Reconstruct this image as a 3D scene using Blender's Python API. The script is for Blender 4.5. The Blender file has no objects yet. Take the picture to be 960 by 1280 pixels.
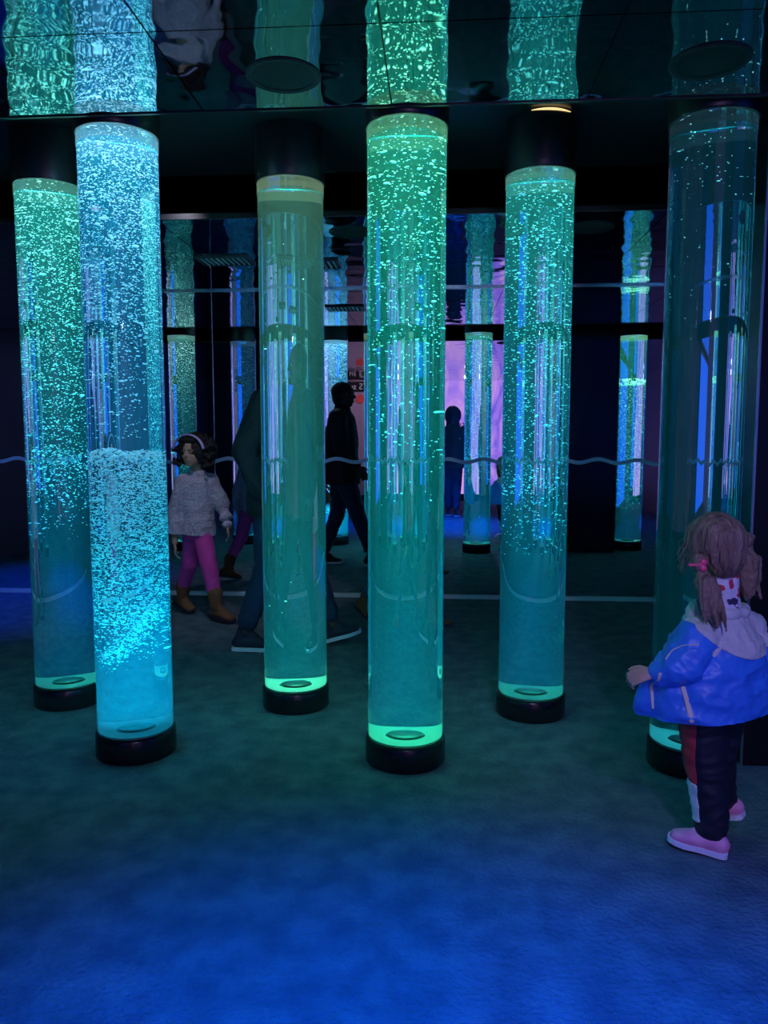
import bpy, bmesh, math, random
import numpy as np
from mathutils import Vector, Matrix, Euler, noise

PI = math.pi
C = bpy.context.scene.collection
sc = bpy.context.scene
sc.view_settings.view_transform = 'Standard'
sc.view_settings.look = 'None'
sc.view_settings.exposure = 0.0
sc.view_settings.gamma = 1.0
sc.view_settings.use_curve_mapping = False
sc.cycles.max_bounces = 24
sc.cycles.diffuse_bounces = 2
sc.cycles.glossy_bounces = 8
sc.cycles.transmission_bounces = 20
sc.cycles.volume_bounces = 0
sc.cycles.transparent_max_bounces = 16
sc.cycles.use_denoising = True
sc.cycles.sample_clamp_indirect = 4.0
sc.cycles.blur_glossy = 0.3

# ---------------------------------------------------------------- materials
def new_mat(name):
    m = bpy.data.materials.new(name); m.use_nodes = True
    nt = m.node_tree
    for n in list(nt.nodes): nt.nodes.remove(n)
    out = nt.nodes.new('ShaderNodeOutputMaterial')
    return m, nt, out

def noise_node(nt, scale, detail=3.0, stretch=None, rough=0.5):
    tc = nt.nodes.new('ShaderNodeTexCoord')
    mp = nt.nodes.new('ShaderNodeMapping')
    nt.links.new(tc.outputs['Object'], mp.inputs['Vector'])
    if stretch: mp.inputs['Scale'].default_value = stretch
    n = nt.nodes.new('ShaderNodeTexNoise')
    n.inputs['Scale'].default_value = scale; n.inputs['Detail'].default_value = detail
    n.inputs['Roughness'].default_value = rough
    nt.links.new(mp.outputs['Vector'], n.inputs['Vector'])
    return n

def pbr(name, col, rough=0.6, metal=0.0, bump=0.0, bscale=20.0, col2=None, cscale=8.0, spec=0.5,
        emit=None, estr=0.0, stretch=None, sheen=0.0, bdist=0.01, cdetail=3.0):
    m, nt, out = new_mat(name)
    b = nt.nodes.new('ShaderNodeBsdfPrincipled')
    b.inputs['Base Color'].default_value = (*col, 1)
    b.inputs['Roughness'].default_value = rough
    b.inputs['Metallic'].default_value = metal
    b.inputs['Specular IOR Level'].default_value = spec
    if sheen: b.inputs['Sheen Weight'].default_value = sheen
    if emit:
        b.inputs['Emission Color'].default_value = (*emit, 1)
        b.inputs['Emission Strength'].default_value = estr
    if col2:
        n = noise_node(nt, cscale, cdetail, stretch)
        r = nt.nodes.new('ShaderNodeValToRGB')
        r.color_ramp.elements[0].position = 0.35; r.color_ramp.elements[0].color = (*col, 1)
        r.color_ramp.elements[1].position = 0.65; r.color_ramp.elements[1].color = (*col2, 1)
        nt.links.new(n.outputs['Fac'], r.inputs['Fac'])
        nt.links.new(r.outputs['Color'], b.inputs['Base Color'])
    if bump:
        n = noise_node(nt, bscale, 3.0, stretch)
        bp = nt.nodes.new('ShaderNodeBump')
        bp.inputs['Strength'].default_value = bump; bp.inputs['Distance'].default_value = bdist
        nt.links.new(n.outputs['Fac'], bp.inputs['Height'])
        nt.links.new(bp.outputs['Normal'], b.inputs['Normal'])
    nt.links.new(b.outputs['BSDF'], out.inputs['Surface'])
    return m

M = {}
M['carpet'] = pbr('carpet', (.065, .095, .125), .95, bump=1.0, bscale=60, col2=(.115, .15, .18), cscale=9, spec=.1, bdist=.012, cdetail=8)
M['black_wall'] = pbr('black_wall', (.012, .017, .02), .55, col2=(.016, .022, .026), cscale=3)
M['navy_wall'] = pbr('navy_wall', (.02, .025, .04), .6, col2=(.026, .032, .05), cscale=3)
M['black_gloss'] = pbr('black_gloss', (.006, .007, .009), .22, col2=(.009, .01, .012), cscale=6)
M['black_satin'] = pbr('black_satin', (.006, .008, .009), .35, bump=.1, bscale=5)
M['black_matt'] = pbr('black_matt', (.008, .009, .011), .8, bump=.2, bscale=60)
M['void_black'] = pbr('void_black', (.003, .0035, .004), .9, bump=.2, bscale=80)
M['chrome'] = pbr('chrome', (.6, .65, .7), .25, 1.0)
M['white_paint'] = pbr('white_paint', (.8, .8, .8), .5)
M['mirror'] = pbr('mirror', (.80, .86, .90), 0.0, 1.0)
M['wave_film'] = pbr('wave_film', (.75, .75, .95), .5, col2=(.8, .8, 1.0), cscale=4)
M['white_plastic'] = pbr('white_plastic', (.16, .16, .16), .4)

# polished ceiling panels, slightly wavy
m, nt, out = new_mat('wavy_ceiling_metal')
b = nt.nodes.new('ShaderNodeBsdfPrincipled')
b.inputs['Base Color'].default_value = (.36, .52, .56, 1); b.inputs['Metallic'].default_value = 1.0
b.inputs['Roughness'].default_value = 0.03
n1 = noise_node(nt, 4.0, 1.0); n2 = noise_node(nt, 13.0, 0.0)
b1 = nt.nodes.new('ShaderNodeBump'); b1.inputs['Strength'].default_value = .22; b1.inputs['Distance'].default_value = .02
b2 = nt.nodes.new('ShaderNodeBump'); b2.inputs['Strength'].default_value = .10; b2.inputs['Distance'].default_value = .004
nt.links.new(n1.outputs['Fac'], b1.inputs['Height']); nt.links.new(n2.outputs['Fac'], b2.inputs['Height'])
nt.links.new(b1.outputs['Normal'], b2.inputs['Normal']); nt.links.new(b2.outputs['Normal'], b.inputs['Normal'])
nt.links.new(b.outputs['BSDF'], out.inputs['Surface'])
M['ceiling'] = m

# ---------------------------------------------------------------- helpers
def link(o, parent=None):
    C.objects.link(o)
    if parent: o.parent = parent
    return o

def obj(name, bm, mat, parent=None, smooth=False, loc=None):
    me = bpy.data.meshes.new(name)
    bm.normal_update()
    bm.to_mesh(me); bm.free()
    if mat: me.materials.append(mat)
    if smooth:
        for p in me.polygons: p.use_smooth = True
    o = bpy.data.objects.new(name, me)
    if loc: o.location = loc
    return link(o, parent)

def tag(o, label=None, cat=None, group=None, kind=None):
    if label: o['label'] = label
    if cat: o['category'] = cat
    if group: o['group'] = group
    if kind: o['kind'] = kind
    return o

def empty(name, loc, rz=0):
    o = bpy.data.objects.new(name, None)
    o.location = loc; o.rotation_euler = (0, 0, rz); o.empty_display_size = .1
    return link(o)

def bx(bm, x0, x1, y0, y1, z0, z1):
    v = [bm.verts.new(p) for p in [(x0,y0,z0),(x1,y0,z0),(x1,y1,z0),(x0,y1,z0),(x0,y0,z1),(x1,y0,z1),(x1,y1,z1),(x0,y1,z1)]]
    for f in [(0,3,2,1),(4,5,6,7),(0,1,5,4),(1,2,6,5),(2,3,7,6),(3,0,4,7)]:
        bm.faces.new([v[i] for i in f])
    return bm

def box(*a):
    return bx(bmesh.new(), *a)

def lathe(prof, n=64, c=(0, 0), close=True):
    """prof: list of (r,z). Revolved about z; r=0 ends make poles."""
    bm = bmesh.new(); rings = []
    for r, z in prof:
        if r < 1e-6: rings.append([bm.verts.new((c[0], c[1], z))])
        else: rings.append([bm.verts.new((c[0]+r*math.cos(2*PI*i/n), c[1]+r*math.sin(2*PI*i/n), z)) for i in range(n)])
    for a, b in zip(rings, rings[1:]):
        for i in range(n):
            j = (i+1) % n
            if len(a) == 1 and len(b) == 1: continue
            if len(a) == 1: bm.faces.new((a[0], b[j], b[i]))
            elif len(b) == 1: bm.faces.new((a[i], a[j], b[0]))
            else: bm.faces.new((a[i], a[j], b[j], b[i]))
    bmesh.ops.recalc_face_normals(bm, faces=bm.faces)
    return bm

def shade_by_angle(o, deg=35):
    me = o.data
    for p in me.polygons: p.use_smooth = True
    try: me.set_sharp_from_angle(angle=math.radians(deg))
    except Exception: pass
    return o

def structure(name, bm, mat):
    o = obj(name, bm, mat); o['kind'] = 'structure'; return o

def light(name, typ, loc, power, col, parent=None, **k):
    l = bpy.data.lights.new(name, typ); l.energy = power; l.color = col
    for a, v in k.items():
        if a != 'rot': setattr(l, a, v)
    o = bpy.data.objects.new(name, l); o.location = loc
    if 'rot' in k: o.rotation_euler = k['rot']
    return link(o, parent)

# ---------------------------------------------------------------- room
XL, XR, YB, YM = -4.6, 3.6, -3.5, 5.95
ZC, ZT = 2.38, 2.59
Y1, Y2 = 2.752, 4.02
structure('floor', box(XL, XR, YB, YM+.1, -.1, 0), M['carpet'])
structure('wall_left', box(XL-.1, XL, YB, YM+.1, 0, ZT+.1), M['navy_wall'])
structure('wall_right', box(XR, XR+.1, YB, YM+.1, 0, ZT+.1), M['navy_wall'])
structure('wall_back', box(XL-.1, XR+.1, YB-.1, YB, 0, ZT+.1), M['navy_wall'])
XJ = -1.75
structure('wall_front', box(XJ+.003, XR, YM, YM+.08, .035, ZT), M['mirror'])
structure('wall_front_left', box(XL, XJ-.003, YM, YM+.08, .035, ZT), M['mirror'])
structure('trim_1', box(XJ-.003, XJ+.003, YM-.002, YM+.06, .035, ZC), M['chrome'])
structure('trim_2', box(XL, XR, YM-.022, YM+.08, 0, .030), pbr('pale_rail', (.8, .85, .9), .35, .3))
structure('trim_3', box(XL, XR, YM-.02, YM, ZC-.012, ZC), M['chrome'])

def panel_zone(name, y_edges):
    bm = bmesh.new()
    xs = [-.165 + .655*k for k in range(-7, 7)]
    xs = [XL] + [x for x in xs if XL+.05 < x < XR-.05] + [XR]
    g = .0025
    for x0, x1 in zip(xs, xs[1:]):
        for y0, y1 in zip(y_edges, y_edges[1:]):
            bx(bm, x0+g, x1-g, y0+g, y1-g, ZC, ZC+.02)
    structure(name, bm, M['ceiling'])
ys = [Y1 - .535 - .655*k for k in range(0, 10)]
ys = sorted([y for y in ys if y > YB+.05] + [YB, Y1])
panel_zone('ceiling', ys)
panel_zone('ceiling_rear', [Y2, 4.66, 5.30, YM])
structure('ceiling_void', box(XL, XR, YB, Y1, ZC+.024, ZT+.05), M['black_satin'])
structure('ceiling_void_rear', box(XL, XR, Y2, YM, ZC+.024, ZT+.05), M['black_satin'])
structure('ceiling_recess', box(XL, XR, Y1, Y2, ZT, ZT+.05), M['black_satin'])
structure('trim_4', box(XL, XR, Y1-.012, Y1, ZC-.004, ZT), M['black_satin'])
structure('trim_5', box(XL, XR, Y2, Y2+.012, ZC-.004, ZT), M['black_satin'])

# wave shaped safety marking along the mirror
def wave():
    bm = bmesh.new(); n = 640; prev = None
    for i in range(n+1):
        x = XL + .02 + (XR-XL-.04)*i/n
        zc = 1.073 + .0135*math.sin(2*PI*x/.286) + .004*math.sin(2*PI*x/.9)
        row = []
        for y in (YM-.0015, YM-.0003):
            for dz in (-.0145, .0145): row.append(bm.verts.new((x, y, zc+dz)))
        if prev:
            a, b2 = prev, row
            for q in ((0,1),(1,3),(3,2),(2,0)):
                bm.faces.new((a[q[0]], a[q[1]], b2[q[1]], b2[q[0]]))
        prev = row
    bmesh.ops.recalc_face_normals(bm, faces=bm.faces)
    return bm
tag(obj('wave_stripe', wave(), M['wave_film']), 'pale lilac wavy safety stripe running along the mirror wall', 'stripe')

# square black pillar at the right
p = structure('column', box(1.17, 1.93, 2.93, 3.42, 0, ZT), M['black_gloss'])
structure('trim_6', box(1.163, 1.17, 2.925, 2.935, 0, ZC), M['chrome'])

# round black fittings in the ceiling
for (x, y, lab) in [(-.49, 2.50, 'round black ceiling opening over the middle left, in front of the greyish tube'),
                    (.81, 2.50, 'round black ceiling opening at the top right above the toddler'),
                    (-.49, 4.34, 'round black ceiling opening between the middle tubes, near the mirror'),
                    (.82, 4.34, 'round black ceiling opening near the mirror, right of the middle tubes')]:
    t = empty('ceiling_speaker', (x, y, ZC))
    tag(t, lab, 'ceiling speaker', 'round black ceiling openings')
    shade_by_angle(obj('rim', lathe([(.098, 0), (.098, -.004), (.112, -.007), (.118, -.003), (.118, 0)]), M['black_matt'], t))
    shade_by_angle(obj('grille', lathe([(0, -.001), (.098, -.0015), (.098, 0), (0, 0)]), M['void_black'], t))

for (x, y, lab) in [(-.81, 5.09, 'slatted white ceiling vent above the mirror, right of the clear tube'), (-1.36, 4.95, 'slatted white ceiling vent left of the clear tube')]:
    t = empty('ceiling_vent', (x, y, ZC)); tag(t, lab, 'ceiling vent', 'white slatted vents by the mirror')
    bm = bmesh.new()
    for a in [(-.17, .17, -.12, -.10, -.012, -.0005), (-.17, .17, .10, .12, -.012, -.0005), (-.17, -.15, -.10, .10, -.012, -.0005), (.15, .17, -.10, .10, -.012, -.0005)]: bx(bm, *a)
    obj('frame', bm, M['black_satin'], t)
    obj('backing', box(-.15, .15, -.10, .10, -.002, -.0005), M['void_black'], t)
    bm = bmesh.new()
    for k in range(9): bx(bm, -.14+.0335*k, -.128+.0335*k, -.10, .10, -.012, -.003)
    obj('slats', bm, M['white_paint'], t)

# ---------------------------------------------------------------- bubble tubes
def ico():
    bm = bmesh.new(); bmesh.ops.create_icosphere(bm, subdivisions=1, radius=1.0)
    v = np.array([x.co[:] for x in bm.verts], dtype=np.float32)
    f = np.array([[x.index for x in p.verts] for p in bm.faces], dtype=np.int32)
    bm.free(); return v, f
IV, IF = ico()
def bubble_mesh(name, P, R, flat):
    """P (n,3) centres, R (n,) half widths, flat (n,) height factor."""
    rng = np.random.default_rng(5)
    n = len(P)
    asp = rng.uniform(.6, 1.0, n)
    S = np.stack([R, R*asp, R*flat], 1)[:, None, :]
    V = IV[None]*S
    tx = rng.normal(0, .35, n)[:, None]; az = rng.uniform(0, 2*PI, n)[:, None]
    x, y, z = V[..., 0], V[..., 1], V[..., 2]
    x, z = x*np.cos(tx)-z*np.sin(tx), x*np.sin(tx)+z*np.cos(tx)
    x, y = x*np.cos(az)-y*np.sin(az), x*np.sin(az)+y*np.cos(az)
    V = np.stack([x, y, z], -1) + P[:, None, :]
    F = IF[None] + (np.arange(n)*len(IV))[:, None, None]
    V = V.reshape(-1, 3).astype(np.float32); F = F.reshape(-1, 3).astype(np.int32)
    me = bpy.data.meshes.new(name)
    me.vertices.add(len(V)); me.vertices.foreach_set('co', V.ravel())
    me.loops.add(F.size); me.loops.foreach_set('vertex_index', F.ravel())
    me.polygons.add(len(F)); me.polygons.foreach_set('loop_start', np.arange(0, F.size, 3, dtype=np.int32))
    me.polygons.foreach_set('use_smooth', np.ones(len(F), dtype=bool))
    me.update(calc_edges=True)
    return me

def water_mat(name, scat, scol, acol, adens):
    m, nt, out = new_mat(name)
    g = nt.nodes.new('ShaderNodeBsdfGlass'); g.inputs['IOR'].default_value = 1.36
    g.inputs['Roughness'].default_value = 0.0; g.inputs['Color'].default_value = (.93, .98, .98, 1)
    s = nt.nodes.new('ShaderNodeVolumeScatter'); s.inputs['Color'].default_value = (*scol, 1)
    s.inputs['Density'].default_value = scat
    a = nt.nodes.new('ShaderNodeVolumeAbsorption'); a.inputs['Color'].default_value = (*acol, 1)
    a.inputs['Density'].default_value = adens
    ad = nt.nodes.new('ShaderNodeAddShader')
    nt.links.new(s.outputs[0], ad.inputs[0]); nt.links.new(a.outputs[0], ad.inputs[1])
    nt.links.new(g.outputs[0], out.inputs['Surface']); nt.links.new(ad.outputs[0], out.inputs['Volume'])
    return m

M['bubble'] = pbr('bubble', (.9, .95, .95), .15, spec=.9)
def ring_mat(col, strength):
    """thin band round the top of the tube, its lit look put in as emission"""
    m, nt, out = new_mat('emissive_band')
    e = nt.nodes.new('ShaderNodeEmission'); e.inputs['Color'].default_value = (col[0]*.6, col[1]*.95, col[2], 1); e.inputs['Strength'].default_value = strength
    tr = nt.nodes.new('ShaderNodeBsdfTransparent'); mx = nt.nodes.new('ShaderNodeMixShader'); mx.inputs[0].default_value = .30
    nt.links.new(tr.outputs[0], mx.inputs[1]); nt.links.new(e.outputs[0], mx.inputs[2]); nt.links.new(mx.outputs[0], out.inputs['Surface'])
    return m
RT = .145
ZTOP = 2.362
def tube(x, y, label, top, topw, bot, botw, dens, bub, rim, seed, acol=(.0, .88, .90), adens=1.3, scat=.080, scol=(.09, .84, 1.0)):
    t = empty('bubble_tube', (x, y, 0))
    tag(t, label, 'bubble tube', 'glowing bubble tubes')
    shade_by_angle(obj('base', lathe([(0, 0), (.153, 0), (.155, .004), (.155, .086), (.152, .092), (.1465, .092), (.1465, .084), (0, .084)]), M['black_gloss'], t))
    wm = water_mat('tinted_water', scat, scol, acol, adens)
    shade_by_angle(obj('water_column', lathe([(0, .0925), (RT, .0925), (RT, ZTOP-.006), (RT-.006, ZTOP), (0, ZTOP)], 96), wm, t))
    # light plate and air stone seen at the foot, inside the water
    shade_by_angle(obj('light_plate', lathe([(.055, .096), (.138, .096), (.138, .104), (.055, .104), (.055, .096)], 64), M['white_plastic'], t))
    shade_by_angle(obj('air_stone', lathe([(0, .095), (.05, .095), (.05, .112), (.04, .118), (0, .118)], 48), M['black_satin'], t))
    shade_by_angle(obj('cap', lathe([(0, ZTOP+.001), (.15, ZTOP+.001), (.153, ZTOP+.006), (.153, ZT-.002), (0, ZT-.002)]), M['black_satin'], t))
    lr = lathe([(RT+.0006, 2.318), (RT+.0026, 2.318), (RT+.0026, ZTOP), (RT+.0006, ZTOP), (RT+.0006, 2.318)], 96)
    shade_by_angle(obj('glow_band', lr, ring_mat(top, rim), t))  # added band; emits the brightness of the tube top itself
    # lamps inside the tube: one in the cap, one in the foot
    light('cap_lamp', 'AREA', (0, 0, ZTOP-.012), topw*3.0, top, t, shape='DISK', size=.27, spread=math.radians(14), rot=(0, 0, 0))
    light('foot_lamp', 'AREA', (0, 0, .125), botw*3.2, bot, t, shape='DISK', size=.25, spread=math.radians(20), rot=(PI, 0, 0))
    P, R, Fl = bub(np.random.default_rng(seed))
    if len(P):
        o = bpy.data.objects.new('bubbles', bubble_mesh('bubbles', P, R, Fl)); o.data.materials.append(M['bubble'])
        link(o, t); o['kind'] = 'stuff'
    return t

def cloud(rng, n, z0, z1, rmax=.134, rmu=.0028, rsd=.35, bias=1.0, z_pow=None):
    u = rng.uniform(0, 1, n)
    z = z0 + (z1-z0)*(u**bias)
    r = rmax*np.sqrt(rng.uniform(0, 1, n)); a = rng.uniform(0, 2*PI, n)
    P = np.stack([r*np.cos(a), r*np.sin(a), z], 1)
    R = rmu*np.exp(rng.normal(0, rsd, n))
    return P, np.minimum(R, .011), rng.uniform(.40, .7, n)
def cat(*cs):
    return tuple(np.concatenate([c[i] for c in cs]) for i in range(3))

# bias <1 crowds towards z1
def b1(r): return cat(cloud(r, 3600, 1.0, 2.34, bias=.75), cloud(r, 600, .78, 1.2, bias=.6), cloud(r, 26, 1.9, 2.33, rmu=.0065))
def b2(r):
    a = cloud(r, 4200, 1.45, 2.34, bias=.62, rmu=.0026); b = cloud(r, 260, 1.25, 1.5)
    c = cloud(r, 8200, .50, 1.2, bias=.75, rmu=.0028); d = cloud(r, 380, .40, .62)
    # tail of froth drifting to one side
    n = 800; u = r.uniform(0, 1, n)
    P = np.stack([-.07+.16*u+r.normal(0, .02, n), r.normal(-.02, .03, n), .38+.22*u+r.normal(0, .02, n)], 1)
    e = (P, .0028*np.exp(r.normal(0, .3, n)), r.uniform(.35, .6, n))
    # froth domes
    def dome(cx, cz, rr, n):
        v = r.normal(size=(n, 3)); v /= np.linalg.norm(v, axis=1)[:, None]; v[:, 2] = abs(v[:, 2])*.75
        return (np.array([cx, -.02, cz])+v*rr, .0045*np.exp(r.normal(0, .35, n)), r.uniform(.3, .5, n))
    return cat(a, b, c, d, e, dome(-.05, 1.175, .05, 150), dome(.06, 1.17, .045, 120), cloud(r, 30, 1.9, 2.34, rmu=.006))
def b3(r): return cat(cloud(r, 6, 1.6, 2.2), cloud(r, 10, .2, .6, rmu=.004))
def b4(r): return cat(cloud(r, 1150, 1.35, 2.34, bias=.65), cloud(r, 130, 1.0, 1.4, bias=.6), cloud(r, 30, 1.9, 2.33, rmu=.006))
def b5(r): return cat(cloud(r, 1900, 1.0, 2.34, bias=.8), cloud(r, 360, .72, 1.1, bias=.6), cloud(r, 22, 1.9, 2.33, rmu=.006))
def b6(r): return cat(cloud(r, 90, 2.1, 2.34, rmu=.002), cloud(r, 40, 1.6, 2.1, rmu=.0016))
def b7(r): return cat(cloud(r, 1700, 1.2, 2.3, bias=.5), cloud(r, 900, .4, 1.3, bias=.8))
def b8(r): return cat(cloud(r, 2200, .3, 2.3, rmu=.002))
def b9(r): return cat(cloud(r, 3000, .45, 1.86, bias=.8), cloud(r, 200, 1.83, 1.9, rmu=.007), cloud(r, 90, 1.9, 2.3, rmu=.002))

W = (1, 1, 1)
tube(-1.75, 3.46, 'green glowing bubble tube at the far left, half behind the cyan tube', (.48, .92, .68), 5.0, (0, .34, 1), 1.0, 0, b1, .25, 1)
tube(-1.20, 2.91, 'bright cyan bubble tube with thick froth rising in its lower half', (.60, .88, 1), 9.0, (0, .78, .95), 6.0, 0, b2, .35, 2, acol=(.0, .72, .98), adens=.8, scol=(.03, .62, 1), scat=.13)
tube(-.66, 3.49, 'clear teal tube with no bubbles, in front of the walking man', (.85, .74, .40), 2.2, (0, .66, .80), 1.6, 0, b3, .3, 3, scat=.078, scol=(.3, .86, .98))
tube(-.12, 2.91, 'green bubble tube in the middle of the front row', (.50, .95, .46), 4.6, (0, .50, .85), 1.7, 0, b4, .3, 4)
tube(.43, 3.46, 'green bubble tube right of the middle one, set further back', (.50, .95, .66), 4.2, (0, .38, .95), 1.3, 0, b5, .25, 5)
t5 = [o for o in C.objects if o.name.startswith('bubble_tube')][-1]
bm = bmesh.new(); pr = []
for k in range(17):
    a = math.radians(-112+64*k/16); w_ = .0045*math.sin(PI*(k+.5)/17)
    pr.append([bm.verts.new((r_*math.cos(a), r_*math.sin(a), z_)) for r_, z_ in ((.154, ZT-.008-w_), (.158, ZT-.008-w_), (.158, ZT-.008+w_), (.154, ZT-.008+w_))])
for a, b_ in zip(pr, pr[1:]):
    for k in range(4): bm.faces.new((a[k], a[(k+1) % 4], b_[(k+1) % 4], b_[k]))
bmesh.ops.recalc_face_normals(bm, faces=bm.faces)  # emissive arc stands in for the warm glow on the recess ceiling
obj('warm_glow_arc', bm, pbr('warm_glow_arc', (.9, .8, .5), .5, emit=(1, .68, .28), estr=1.2), t5)['label'] = 'glowing arc added for warm light leaking over the cap'
tube(.97, 2.93, 'dim blue-green tube with few bubbles behind the toddler', (.30, .50, .60), .9, (0, .50, .45), .6, 0, b6, .06, 6, scat=.05, scol=(.12, .7, 1))
tube(-2.83, 3.46, 'bubble tube seen only as the leftmost tube in the mirror', (.8, 1, .8), 1.5, (0, .4, .6), .5, 0, b7, .3, 7)
tube(-2.28, 2.91, 'dim blue tube seen in the mirror with lilac edges', (.3, .5, .8), .6, (0, .3, 1), .6, 0, b8, .15, 8)
tube(2.14, 3.12, 'green frothing tube seen in the mirror right of the black pillar', (.6, 1, .5), 2.5, (0, .5, .8), .8, 0, b9, .5, 9)

# ---------------------------------------------------------------- wall behind the camera: lit mural, seen in the mirror
m, nt, out = new_mat('lit_mural')
e = nt.nodes.new('ShaderNodeEmission')
n = noise_node(nt, 1.1, 5.0, (1, 1, .6), .6)
n.inputs['Distortion'].default_value = 1.6
r = nt.nodes.new('ShaderNodeValToRGB')
els = r.color_ramp.elements
els[0].position = .32; els[0].color = (.10, .07, .75, 1)
els[1].position = .68; els[1].color = (.95, .42, .72, 1)
x_ = els.new(.45); x_.color = (.42, .22, .90, 1)
x_ = els.new(.55); x_.color = (.75, .38, .85, 1)
nt.links.new(n.outputs['Fac'], r.inputs['Fac']); nt.links.new(r.outputs['Color'], e.inputs['Color'])
e.inputs['Strength'].default_value = 1.0
nt.links.new(e.outputs[0], out.inputs['Surface'])
M['mural'] = m
mur = empty('lit_mural', (1.35, YB+.03, 0))
tag(mur, 'pink and violet backlit wall picture seen in the mirror beyond the hooded person', 'mural')
obj('picture', box(-1.35, 1.35, -.028, 0, .14, 2.378), M['mural'], mur)
bm = bmesh.new()
for a in [(-1.38, 1.38, -.029, .012, .10, .14), (-1.38, -1.35, -.029, .012, .14, 2.378), (1.35, 1.38, -.029, .012, .14, 2.378)]: bx(bm, *a)
obj('frame', bm, M['black_satin'], mur)

def text_mesh(body, size, depth, mat, parent, loc, rot):
    """one mesh per letter, centred on loc"""
    def char(ch):
        cu = bpy.data.curves.new('t', 'FONT'); cu.body = ch; cu.size = size; cu.extrude = depth; cu.resolution_u = 3
        to = bpy.data.objects.new('t', cu); C.objects.link(to)
        me = bpy.data.meshes.new_from_object(to.evaluated_get(bpy.context.evaluated_depsgraph_get()))
        bpy.data.objects.remove(to); bpy.data.curves.remove(cu)
        return me
    rows = []; x = 0
    for ch in body:
        if ch == ' ': x += size*.3; continue
        me = char(ch); xs = [v.co.x for v in me.vertices]
        rows.append((me, x-min(xs))); x += max(xs)-min(xs)+size*.07
    rm = Euler(rot).to_matrix()
    for me, dx in rows:
        me.materials.clear(); me.materials.append(mat); me.name = 'letter'
        o = bpy.data.objects.new('letter', me); o.rotation_euler = rot
        o.location = Vector(loc) + rm @ Vector((dx-x/2, 0, 0))
        link(o, parent)
M['ink'] = pbr('dark_ink', (.03, .03, .08), .6)
structure('trim_7', box(-2.05, -.15, YB, YB+.02, .1, ZC), pbr('lilac_paint', (.36, .30, .40), .7, col2=(.42, .34, .44), cscale=2))
sg = empty('hanging_sign', (-1.60, YB+.05, 2.26))
tag(sg, 'long black sign with white letters high on the lilac wall, seen in the mirror', 'sign')
obj('board', box(-.34, .34, -.015, .010, -.10, .10), M['black_matt'], sg)
text_mesh('TS su', .17, .001, M['white_paint'], sg, (.02, .012, -.05), (PI/2, 0, PI))
rd = empty('round_sign', (-1.55, YB+.04, 2.02))
tag(rd, 'small red round sign under the black sign, seen in the mirror', 'sign')
shade_by_angle(obj('disc', lathe([(0, -.012), (.085, -.012), (.09, -.006), (.09, .006), (.085, .012), (0, .012)]), pbr('red_enamel', (.7, .04, .04), .4), rd)).rotation_euler = (PI/2, 0, 0)
def added_blue_panel(x0, x1, lab):
    b_ = empty('added_glow_panel', ((x0+x1)/2, YB+.03, 0)); tag(b_, lab, 'light panel')
    w_ = (x1-x0)/2
    obj('panel', box(-w_, w_, -.028, 0, .3, 2.3), M['blue_glow'], b_)
    bm = bmesh.new()
    for a in [(-w_-.03, w_+.03, -.029, .012, .26, .3), (-w_-.03, w_+.03, -.029, .012, 2.3, 2.34), (-w_-.03, -w_, -.029, .012, .3, 2.3), (w_, w_+.03, -.029, .012, .3, 2.3)]: bx(bm, *a)
    obj('frame', bm, M['black_satin'], b_)
    return b_
M['blue_glow'] = pbr('blue_glow', (.02, .03, .1), .5, emit=(.01, .12, .95), estr=.9)  # emissive panels added to put blue streaks into the tube refractions
added_blue_panel(-3.4, -2.25, 'added blue glow panel behind the camera, left of the lilac wall')
rp = added_blue_panel(-1.1, 1.1, 'added blue glow panel on the side wall to the right of the camera')
rp.location = (XR-.03, .9, 0); rp.rotation_euler = (0, 0, -PI/2)
added_blue_panel(2.80, 3.45, 'added blue glow panel behind the camera, right of the pink picture')
text_mesh('water', .17, .001, M['ink'], mur, (-.83, .002, 1.47), (PI/2, 0, PI))


# ---------------------------------------------------------------- people
def ring_frame(d, side=None):
    d = d.normalized()
    s = Vector(side) if side is not None else (Vector((0, 0, 1)) if abs(d.z) < .9 else Vector((0, 1, 0)))
    u = (s - d*s.dot(d)).normalized()
    return u, d.cross(u)

def limb(bm, pts, side=None, n=14):
    """closed tapered tube through pts: (x,y,z, r) or (x,y,z, r_side, r_other) with round ends; r_side lies along 'side'"""
    P = [Vector(p[:3]) for p in pts]
    R = [(p[3], p[4] if len(p) > 4 else p[3]) for p in pts]
    stations = []
    for i, p in enumerate(P):
        d = (P[min(i+1, len(P)-1)] - P[max(i-1, 0)])
        stations.append((p, d, R[i]))
    rings = []
    def addring(c, d, ra, rb):
        u, v = ring_frame(d, side)
        rings.append([bm.verts.new(c + u*ra*math.cos(2*PI*k/n) + v*rb*math.sin(2*PI*k/n)) for k in range(n)])
    p, d, (ra, rb) = stations[0]; dn = d.normalized(); rm = min(ra, rb)
    tip0 = bm.verts.new(p - dn*rm)
    for t in (.94, .5): addring(p - dn*rm*t, d, ra*math.sqrt(1-t*t), rb*math.sqrt(1-t*t))
    for p, d, (ra, rb) in stations: addring(p, d, ra, rb)
    p, d, (ra, rb) = stations[-1]; dn = d.normalized(); rm = min(ra, rb)
    for t in (.5, .94): addring(p + dn*rm*t, d, ra*math.sqrt(1-t*t), rb*math.sqrt(1-t*t))
    tip1 = bm.verts.new(p + dn*rm)
    for k in range(n):
        j = (k+1) % n
        bm.faces.new((tip0, rings[0][j], rings[0][k]))
        bm.faces.new((tip1, rings[-1][k], rings[-1][j]))
        for a, b in zip(rings, rings[1:]): bm.faces.new((a[k], a[j], b[j], b[k]))

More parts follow.
